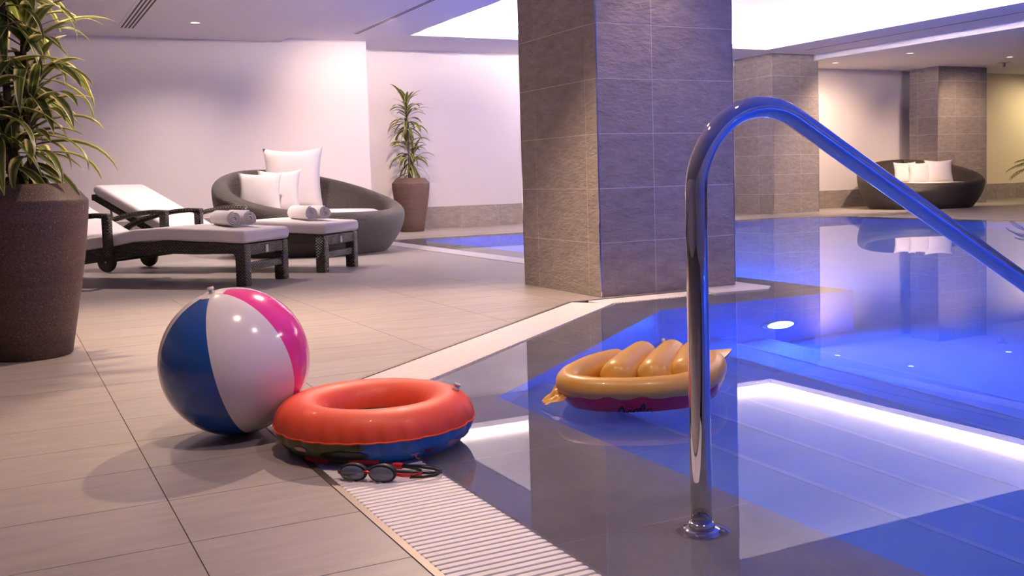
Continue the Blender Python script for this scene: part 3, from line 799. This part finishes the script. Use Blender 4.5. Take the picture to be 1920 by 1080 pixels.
# ------------------------------------------------------------------ rolled towels
def towel(label, x, y, z, r=0.053, ln=0.29, yaw=94.5, seed=0):
    e = empty('rolled_towel', (x, y, z), math.radians(yaw)); tag(e, label, 'towel', 'rolled white towels')
    rnd = random.Random(seed); turns = 3.6; ns = 130; th = 0.0078
    V = []; F = []; nl = 5
    XS = [0.0, 0.008, ln/2, ln-0.008, ln]
    for i in range(ns+1):
        t = i/ns; a = t*turns*2*PI+rnd.uniform(0, 0.02)-2.2
        rr = 0.008+(r-0.008-th)*t
        for io in (0, 1):
            for k, x in enumerate(XS):
                q = rr+th*io; sh = 0.0 if 0 < k < nl-1 else (-0.0022 if io else 0.0022)
                wob = 0.0015*math.sin(a*3+seed)
                V.append((x+(0.004*math.sin(a*2.1+seed) if k in (0, 1) else 0), (q+sh+wob)*math.cos(a), r+(q+sh+wob)*math.sin(a)))
    st = 2*nl
    for i in range(ns):
        for k in range(nl-1):
            a = i*st+k; F.append((a, a+st, a+st+1, a+1)); b = i*st+nl+k; F.append((b, b+1, b+st+1, b+st))
        F.append((i*st, i*st+nl, i*st+nl+st, i*st+st)); F.append((i*st+nl-1, i*st+st+nl-1, i*st+st+2*nl-1, i*st+2*nl-1))
    F.append(tuple(list(range(nl))+list(reversed(range(nl, 2*nl))))); b = ns*st; F.append(tuple(list(reversed(range(b, b+nl)))+list(range(b+nl, b+2*nl))))
    mesh('terry_roll', V, F, M_TOWEL, e, True)
    tube('core_fold', [(0.012, 0, r), (ln*0.5, 0.001, r), (ln-0.012, 0, r)], 0.0075, M_TOWEL, e, 8)
    return e
ZS = 0.389
towel('rolled white towel on the nearest lounger, left of its pair', 1.440, 7.055, ZS, 0.056, 0.36, seed=1, yaw=98)
towel('rolled white towel on the nearest lounger, right of its pair', 1.552, 7.072, ZS, 0.055, 0.36, seed=2, yaw=100)
towel('rolled white towel in front of the daybed mattress, left of its pair', 2.140, 7.600, ZS, 0.056, 0.36, seed=3, yaw=98)
towel('rolled white towel in front of the daybed mattress, right of its pair', 2.252, 7.612, ZS, 0.054, 0.36, seed=4, yaw=99)

# ------------------------------------------------------------------ cushions
pillow('large square white cushion standing at the back of the lounge-side daybed', (2.66, 10.08, 0.715), 0.61, 0.22, -0.42, -0.16, h=0.66)
pillow('small square white cushion in front on the lounge-side daybed', (2.20, 9.56, 0.595), 0.42, 0.16, -0.50, -0.22, h=0.40)
pillow('small white cushion half hidden behind the front one on the lounge-side daybed', (2.42, 9.70, 0.605), 0.42, 0.16, -0.47, -0.18, h=0.42)
pillow('small white cushion at the left of the far daybed', (13.15, 11.70, 0.565), 0.34, 0.14, -0.75, -0.22, h=0.36)
pillow('small white cushion in the middle of the far daybed', (13.22, 11.46, 0.555), 0.34, 0.14, -0.65, -0.22, h=0.36)
pillow('larger white cushion at the right of the far daybed', (13.48, 11.30, 0.565), 0.45, 0.17, -0.50, -0.20, h=0.40)

# ------------------------------------------------------------------ beach ball
def plastic(name, col, rough=0.16, coat=0.4):
    m, nt, b = nodes(name); b.inputs['Base Color'].default_value = (*col, 1); b.inputs['Roughness'].default_value = rough
    b.inputs['Coat Weight'].default_value = coat; b.inputs['Coat Roughness'].default_value = 0.06
    return m
V_WHITE = plastic('ball_white', (0.80, 0.74, 0.72)); V_BLUE = plastic('ball_blue', (0.016, 0.085, 0.34)); V_PINK = plastic('ball_pink', (0.86, 0.05, 0.28)); V_YEL = plastic('ball_yellow', (0.78, 0.48, 0.03))
M_CLEAR = simple('clear_valve', (0.75, 0.72, 0.74), 0.12, 0, 0.8)
def beach_ball():
    R = 0.2; c = Vector((0.548, 2.762, R))
    e = empty('beach_ball', (c.x, c.y, 0)); tag(e, 'shiny inflatable beach ball with blue, white and pink panels', 'ball')
    view = (Vector((0, 0, CAM_H))-c); view.normalize(); right = Vector((0, 0, 1)).cross(view).normalized(); upv = view.cross(right)
    ax = (-0.255*right+0.925*upv+0.29*view).normalized()
    e1 = (view-ax*view.dot(ax)).normalized(); e2 = ax.cross(e1)
    seq = [(-78, V_BLUE), (-18, V_WHITE), (42, V_PINK), (102, V_WHITE), (162, V_YEL), (222, V_WHITE)]
    cap = math.radians(10)
    def P(lat, lon, rr=R):
        # slight puckering along the seams
        q = (lon % 60-42 % 60); k = abs(((math.degrees(lon)+78) % 60)-30)/30
        r_ = rr*(1-0.006*k**6)
        return ax*(r_*math.cos(lat))+(e1*math.cos(lon)+e2*math.sin(lon))*(r_*math.sin(lat))+Vector((0, 0, R))
    for lon0, m in seq:
        V = []; F = []; na, nb = 28, 14
        for i in range(na+1):
            lat = cap+(PI-2*cap)*i/na
            for j in range(nb+1): V.append(P(lat, math.radians(lon0+60*j/nb)))
        for i in range(na):
            for j in range(nb): a = i*(nb+1)+j; F.append((a, a+nb+1, a+nb+2, a+1))
        mesh('panel', V, F, m, e, True)
    for s_ in (0, 1):
        V = []; F = []; na, nb = 5, 48
        for i in range(na+1):
            lat = (cap*1.06)*i/na if s_ == 0 else PI-(cap*1.06)*i/na
            for j in range(nb): V.append(P(lat, 2*PI*j/nb, R*1.0015))
        for i in range(na):
            for j in range(nb):
                q = (i*nb+j, (i+1)*nb+j, (i+1)*nb+(j+1) % nb, i*nb+(j+1) % nb); F.append(q if s_ == 0 else tuple(reversed(q)))
        mesh('end_cap', V, F, V_WHITE, e, True)
    b = ax*R+Vector((0, 0, R))
    v = tube('valve', [b-ax*0.002, b+ax*0.004, b+ax*0.010], [0.010, 0.007, 0.006], M_CLEAR, e, 14)
    tube('valve_plug', [b+ax*0.010, b+ax*0.016], [0.009, 0.008], M_CLEAR, v, 14)
beach_ball()

# ------------------------------------------------------------------ swim ring
def ring_mats():
    top = plastic('ring_red', (0.86, 0.085, 0.026), 0.5, 0.05)
    m, nt, b = nodes('ring_print')
    uv = N(nt, 'ShaderNodeUVMap'); sx = N(nt, 'ShaderNodeSeparateXYZ'); L(nt, uv.outputs['UV'], sx.inputs['Vector'])
    # green on one part of the ring, blue on the rest, with printed shapes
    n = N(nt, 'ShaderNodeTexNoise', Scale=3.0); L(nt, uv.outputs['UV'], n.inputs['Vector'])
    ad = N(nt, 'ShaderNodeMath', operation='MULTIPLY_ADD'); L(nt, n.outputs['Fac'], ad.inputs[0]); ad.inputs[1].default_value = 0.5; L(nt, sx.outputs['X'], ad.inputs[2])
    r = nt.nodes.new('ShaderNodeValToRGB'); r.color_ramp.interpolation = 'CONSTANT'; el = r.color_ramp.elements
    mr = N(nt, 'ShaderNodeMapRange'); mr.inputs['From Max'].default_value = 16.0; L(nt, ad.outputs[0], mr.inputs['Value']); L(nt, mr.outputs['Result'], r.inputs['Fac'])
    stops = [(0.0, (0.03, 0.16, 0.55)), (0.12, (0.10, 0.10, 0.025)), (0.69, (0.03, 0.16, 0.55))]
    while len(el) < len(stops): el.new(0.5)
    for i, (p, c) in enumerate(stops): el[i].position = p; el[i].color = (*c, 1)
    L(nt, r.outputs['Color'], b.inputs['Base Color']); b.inputs['Roughness'].default_value = 0.3
    return top, m
M_RTOP, M_RBOT = ring_mats()
M_BLACKV = plastic('print_black', (0.012, 0.010, 0.008), 0.35, 0.1); M_PINKV = plastic('print_pink', (0.62, 0.30, 0.33), 0.35, 0.1); M_REDV = plastic('print_red', (0.55, 0.02, 0.04), 0.35, 0.1); M_PURV = plastic('print_purple', (0.18, 0.015, 0.10), 0.35, 0.1)
def swim_ring():
    Rm, rt_, flat_ = 0.190, 0.068, 0.92
    c = (0.838, 2.462, 0.004)
    e = empty('swim_ring', c); tag(e, 'red inflatable swim ring with printed underside lying on the grating', 'swim ring')
    NT = 240
    def seam(th): return 0.0
    def P(th, ph, off=0.0):
        # wrinkles near the outer seam
        w_ = math.exp(-(((ph+PI) % (2*PI)-PI)/0.5)**2)
        wr = 1-0.075*w_*abs(math.sin(th*13+1.3*math.sin(3*th)))**6
        wi = math.exp(-((abs((ph+PI) % (2*PI)-PI)-PI)/0.5)**2); wr -= 0.03*wi*abs(math.sin(th*11))
        r_ = (rt_+off)*wr
        z = rt_*flat_+r_*flat_*math.sin(ph)
        rr = Rm+r_*math.cos(ph)
        if z < 0.012: z = 0.012*(z/0.012)*0.3 if z > 0 else 0.0
        return Vector((rr*math.cos(th), rr*math.sin(th), z))
    # top shell: from outer seam over the crown to the inner seam; bottom shell the rest
    lo = -0.05
    grid_surface('top_skin', lambda u, v: P(2*PI*u, lo+0.045*math.sin(2*PI*u*23)*0.6+(PI-2*lo)*v if v < 1 else PI-lo), NT, 28, M_RTOP, e, True)
    grid_surface('printed_skin', lambda u, v: P(2*PI*u, (lo+0.1)-(PI+2*lo+0.2)*v, -0.0006), NT, 20, M_RBOT, e, True, (16, 4))
    # welded seam flange
    pts = [P(2*PI*k/NT, lo, 0.001) for k in range(NT)]
    tube('seam', pts, 0.0022, M_RTOP, e, 6, closed=True)
    # printed shapes on the underside (flat print, hugging the skin)
    def blob(name, th0, ph0, a, b, mat, lob=0, k=0.3):
        V = [P(th0, ph0, 0.0012)]; n_ = 30; F = []
        for rr in (0.5, 1.0):
            for j in range(n_):
                q = 2*PI*j/n_; s_ = (1+k*math.cos(lob*q))*rr; V.append(P(th0+a*s_*math.cos(q), ph0+b*s_*math.sin(q), 0.0012))
        for j in range(n_):
            F.append((0, 1+j, 1+(j+1) % n_)); F.append((1+j, 1+n_+j, 1+n_+(j+1) % n_, 1+(j+1) % n_))
        mesh(name, V, F, mat, e, True)
    cam_th = math.atan2(-c[1], -c[0])
    blob('print_spot', cam_th-0.32, -0.62, 0.19, 0.19, M_BLACKV)
    blob('print_spot', cam_th-0.80, -0.45, 0.06, 0.13, M_PINKV, 2)
    blob('print_spot', cam_th-0.70, -0.92, 0.16, 0.07, M_REDV, 3, 0.2)
    blob('print_spot', cam_th-0.15, -0.90, 0.16, 0.07, M_REDV, 3, 0.2)
    blob('print_spot', cam_th+0.55, -0.72, 0.06, 0.13, M_PURV, 5, 0.35)
    blob('print_spot', cam_th+0.40, -0.80, 0.05, 0.10, M_PINKV, 5, 0.35)
    blob('print_spot', cam_th+0.90, -0.66, 0.13, 0.15, M_PINKV, 3, 0.3)
    blob('print_spot', cam_th+1.20, -0.68, 0.08, 0.16, M_PINKV, 4, 0.3)
    blob('print_spot', cam_th+PI-0.05, PI+0.75, 0.22, 0.30, M_BLACKV)
    th = cam_th+1.55; b = P(th, 1.25); nrm = (b-Vector((Rm*math.cos(th), Rm*math.sin(th), rt_))).normalized()
    v = tube('valve', [b-nrm*0.003, b+nrm*0.006, b+nrm*0.013], [0.011, 0.008, 0.0075], M_CLEAR, e, 14)
    tube('valve_plug', [b+nrm*0.013, b+nrm*0.018], [0.010, 0.009], M_CLEAR, v, 14)
swim_ring()

# ------------------------------------------------------------------ goggles
M_LENS = simple('smoked_lens', (0.13, 0.14, 0.18), 0.06, 0.0, 0.9, 1.0); M_GASK = simple('black_silicone', (0.018, 0.018, 0.02), 0.45); M_REDP = simple('red_plastic', (0.62, 0.02, 0.02), 0.35)
def goggles():
    o = Vector((0.659, 2.190, 0.001)); ex = Vector((0.76, -0.65, 0)).normalized(); ey = Vector((0.51, 0.86, 0)).normalized()
    e = empty('swim_goggles', o, math.atan2(ex.y, ex.x)); e.scale = (0.93, 0.93, 0.85); tag(e, 'pair of smoked swimming goggles with red and black straps', 'goggles')
    for k, x in enumerate((0.033, 0.108)):
        def dome(u, v, x=x):
            a = 2*PI*u; r = v
            cx_, cz = 0.031*math.cos(a)*r, 0.0195*math.sin(a)*r
            return Vector((x+cx_, -0.004-0.010*math.sqrt(max(0, 1-r*r*0.92)), 0.0215+cz))
        grid_surface('lens', dome, 36, 8, M_LENS, e, True)
        pts = [(x+0.032*math.cos(2*PI*j/32), 0.0, 0.0215+0.0205*math.sin(2*PI*j/32)) for j in range(32)]
        tube('gasket', pts, 0.0045, M_GASK, e, 8, closed=True)
        pts = [(x+0.028*math.cos(2*PI*j/32), 0.012, 0.0215+0.0175*math.sin(2*PI*j/32)) for j in range(32)]
        tube('eye_seal', pts, 0.0055, M_GASK, e, 8, closed=True)
    tube('nose_bridge', [(0.060, -0.004, 0.024), (0.070, -0.008, 0.026), (0.080, -0.004, 0.024)], 0.0035, M_REDP, e, 8)
    tube('side_clip', [(0.003, 0.0, 0.021), (-0.004, 0.004, 0.020), (-0.010, 0.010, 0.018)], 0.0042, M_REDP, e, 8, sq=(0.003, 0.0055))
    tube('strap_arm', [(0.139, 0.0, 0.021), (0.160, 0.006, 0.016), (0.180, 0.018, 0.013), (0.196, 0.036, 0.013)], 0.003, M_REDP, e, 8, sq=(0.0016, 0.0048))
    def strap(pts): return tube('strap', pts, 0.003, M_GASK, e, 8, sq=(0.0013, 0.0040))
    strap([(0.196, 0.036, 0.013), (0.188, 0.062, 0.013), (0.150, 0.085, 0.012), (0.120, 0.092, 0.012)])
    strap([(0.172, 0.014, 0.010), (0.205, 0.020, 0.010), (0.232, 0.036, 0.011), (0.238, 0.060, 0.012), (0.215, 0.078, 0.013), (0.170, 0.092, 0.013), (0.120, 0.096, 0.014)])
    strap([(0.110, 0.056, 0.007), (0.160, 0.058, 0.007), (0.205, 0.058, 0.008), (0.236, 0.068, 0.009), (0.226, 0.096, 0.012), (0.180, 0.104, 0.014), (0.120, 0.100, 0.014)])
    strap([(-0.006, 0.010, 0.018), (0.03, 0.045, 0.010), (0.075, 0.078, 0.010), (0.108, 0.094, 0.012)])
    bbox('strap_buckle', 0.100, 0.126, 0.088, 0.102, 0.004, 0.020, M_REDP, e, 0.003)
goggles()

# ------------------------------------------------------------------ inflatable float in the water
def pool_float():
    gold = plastic('float_gold', (0.74, 0.40, 0.070), 0.36, 0.15); crim = plastic('float_crimson', (0.62, 0.014, 0.05), 0.28, 0.3)
    glit = simple('clear_window', (0.42, 0.33, 0.50), 0.15, 0.0, 0.8, bump=(90, 1.0))
    o = Vector((1.85, 2.68, ZW)); rz = -YAW
    e = empty('inflatable_float', o, rz); tag(e, 'gold and crimson shell-shaped inflatable float drifting on the water', 'pool float')
    # local: x to the right, y away from the viewer; outline of the float on the water
    def smooth(P, k=6, closed=False):
        Q = [Vector(p) for p in P]; out = []; n_ = len(Q)
        for i in range(n_ if closed else n_-1):
            if closed: a, b, c_, d = Q[i-1], Q[i], Q[(i+1) % n_], Q[(i+2) % n_]
            else: a, b, c_, d = Q[max(i-1, 0)], Q[i], Q[i+1], Q[min(i+2, n_-1)]
            for s_ in range(k):
                t = s_/k; out.append(0.5*((2*b)+(c_-a)*t+(2*a-5*b+4*c_-d)*t*t+(3*b-a-3*c_+d)*t**3))
        return out if closed else out+[Q[-1]]
    ol = smooth([(-0.31, -0.28, 0), (-0.25, -0.375, 0), (-0.12, -0.415, 0), (0.02, -0.40, 0), (0.13, -0.33, 0), (0.20, -0.20, 0), (0.23, -0.04, 0), (0.20, 0.08, 0),
                 (0.08, 0.12, 0), (-0.06, 0.10, 0), (-0.18, 0.0, 0), (-0.27, -0.13, 0)], 10, True)
    cen = Vector((-0.03, -0.14, 0)); no = len(ol)
    def hull(u, v):
        q_ = (u % 1)*no; i_ = int(q_); p = ol[i_ % no].lerp(ol[(i_+1) % no], q_-i_); d = p-cen
        sc = 0.985-0.33*v**1.6
        wav = 1+0.014*math.sin(u*2*PI*17)*(1-v)
        q = cen+d*(sc*wav)
        return Vector((q.x, q.y, 0.050+0.007*math.sin(u*2*PI*17)*(1-v)-0.11*v))
    grid_surface('underside', hull, no, 10, crim, e, True)
    V = [Vector((cen.x, cen.y, 0.045))]+[hull(j/no, 0.0) for j in range(no)]
    mesh('web', V, [(0, 1+j, 1+(j+1) % no) for j in range(no)], gold, e, True)
    ft = smooth([(-0.10, 0.03, 0.080), (-0.19, -0.09, 0.076), (-0.265, -0.20, 0.070), (-0.280, -0.29, 0.066), (-0.225, -0.352, 0.064), (-0.11, -0.382, 0.064), (0.02, -0.368, 0.066), (0.115, -0.30, 0.070), (0.175, -0.18, 0.074), (0.195, -0.05, 0.076), (0.16, 0.05, 0.076)])
    n_ = len(ft); tube('front_tube', ft, [0.022+0.013*math.sin(min(1, min(i, n_-1-i)/8)*PI/2)+0.010*(1-min(1, i/16)) for i in range(n_)], gold, e, 20)
    ribs = [((-0.148, -0.245), (0.000, 0.050)), ((-0.034, -0.252), (0.095, 0.065)), ((0.072, -0.235), (0.165, 0.050))]
    for (ax_, ay_), (bx_, by_) in ribs:
        P = []; Rr = []
        for i in range(19):
            t = i/18; P.append((ax_+(bx_-ax_)*t, ay_+(by_-ay_)*t, 0.056+0.036*math.sin(t*PI/2)))
            e0 = math.sqrt(max(0.02, 1-(1-min(1, t/0.16))**2)); e1 = math.sqrt(max(0.02, 1-max(0, (t-0.86)/0.142)**2))
            Rr.append((0.056-0.010*t)*e0*e1)
        tube('rib', P, Rr, gold, e, 22)
    wi = lathe('window', [(0.0, 0.010), (0.07, 0.009), (0.085, 0.0)], glit, e, 32); wi.location = (-0.085, -0.305, 0.066); wi.scale = (1.0, 0.42, 1)
    def flap(u, v):
        b = Vector((-0.262, -0.190, 0.095)).lerp(Vector((-0.258, -0.345, 0.048)), v)
        a = Vector((-0.355, -0.290, 0.012))+Vector((0.01, -0.05, 0.0))*(v-0.5)
        p = b.lerp(a, u); k = math.sin(u*PI)*0.6+0.25
        return p+Vector((0.004*math.sin(17*v+9*u), 0, 0.005*k*math.sin(13*v+6*u)+0.004*k*math.sin(29*v-11*u)))
    grid_surface('end_flap', flap, 10, 16, gold, e)
    def tip(s_, z0):
        def f(u, v):
            wd = 0.10*(1-u)**0.8; x = 0.15+0.17*u; y = 0.02+0.22*u+(v-0.5)*2*wd
            return Vector((x+(v-0.5)*-0.8*wd, y, z0+s_*0.030*(1-u)*math.sin(v*PI)))
        return f
    grid_surface('pointed_tip', tip(1, 0.064), 10, 10, gold, e)
    grid_surface('pointed_tip_underside', tip(-1, 0.060), 10, 10, crim, e)
    tube('valve', [(0.06, 0.09, 0.112), (0.06, 0.09, 0.130)], [0.007, 0.006], M_CLEAR, e, 12)
    # small black scribbled print on the front of the hull
    for k in range(5):
        pts = [hull(0.145+0.013*k+0.010*t_+0.004*math.sin(t_*PI), 0.46-0.20*math.sin(t_*PI)*(0.6+0.4*math.cos(k*2.1))) + Vector((0, -0.003, 0)) for t_ in [j/10 for j in range(11)]]
        tube('print_mark', pts, 0.0022, M_BLACKV, e, 6)
pool_float()

# ------------------------------------------------------------------ far palm
def palm():
    e = empty('potted_palm', (16.98, 11.80, 0)); tag(e, 'feathery potted palm at the far right by the yellow wall', 'potted plant')
    lathe('pot', [(0.0, 0.0), (0.16, 0.0), (0.2, 0.25), (0.23, 0.42), (0.22, 0.44), (0.2, 0.42)], M_POT, e, 32)
    lathe('soil', [(0.0, 0.40), (0.2, 0.395)], M_SOIL, e, 16)
    rnd = random.Random(11)
    for k in range(16):
        az = k*2.399; an = rnd.uniform(0.75, 1.35); ln = rnd.uniform(0.60, 0.85); x = y = 0.0; z = 0.42; P = []
        for i in range(13):
            P.append(Vector((x*math.cos(az), x*math.sin(az), z))); st = ln/12; x += math.cos(an)*st; z += math.sin(an)*st; an -= 0.15
        V = []; F = []
        side = Vector((-math.sin(az), math.cos(az), 0))
        for i in range(4, 13):
            t = i/12; Lf = 0.22*math.sin(min(1, (1.15-t)*1.6)*PI/2)
            d = (P[i]-P[i-1]).normalized()
            for s_ in (-1, 1):
                for h_ in (0, 0.5):
                    b = P[i]-(P[i]-P[i-1])*h_
                    tipv = b+d*Lf*0.75+side*s_*Lf*0.7-Vector((0, 0, Lf*0.35)); m_ = (b+tipv)/2+Vector((0, 0, 0.015)); wv = d*0.009
                    k0 = len(V); V += [b, m_-wv, tipv, m_+wv]; F.append((k0, k0+1, k0+2, k0+3))
        fr = mesh('frond', V, F, M_PALM, e)
        tube('stalk', P, [0.007-0.005*i/12 for i in range(13)], M_PALM, fr, 6)
palm()
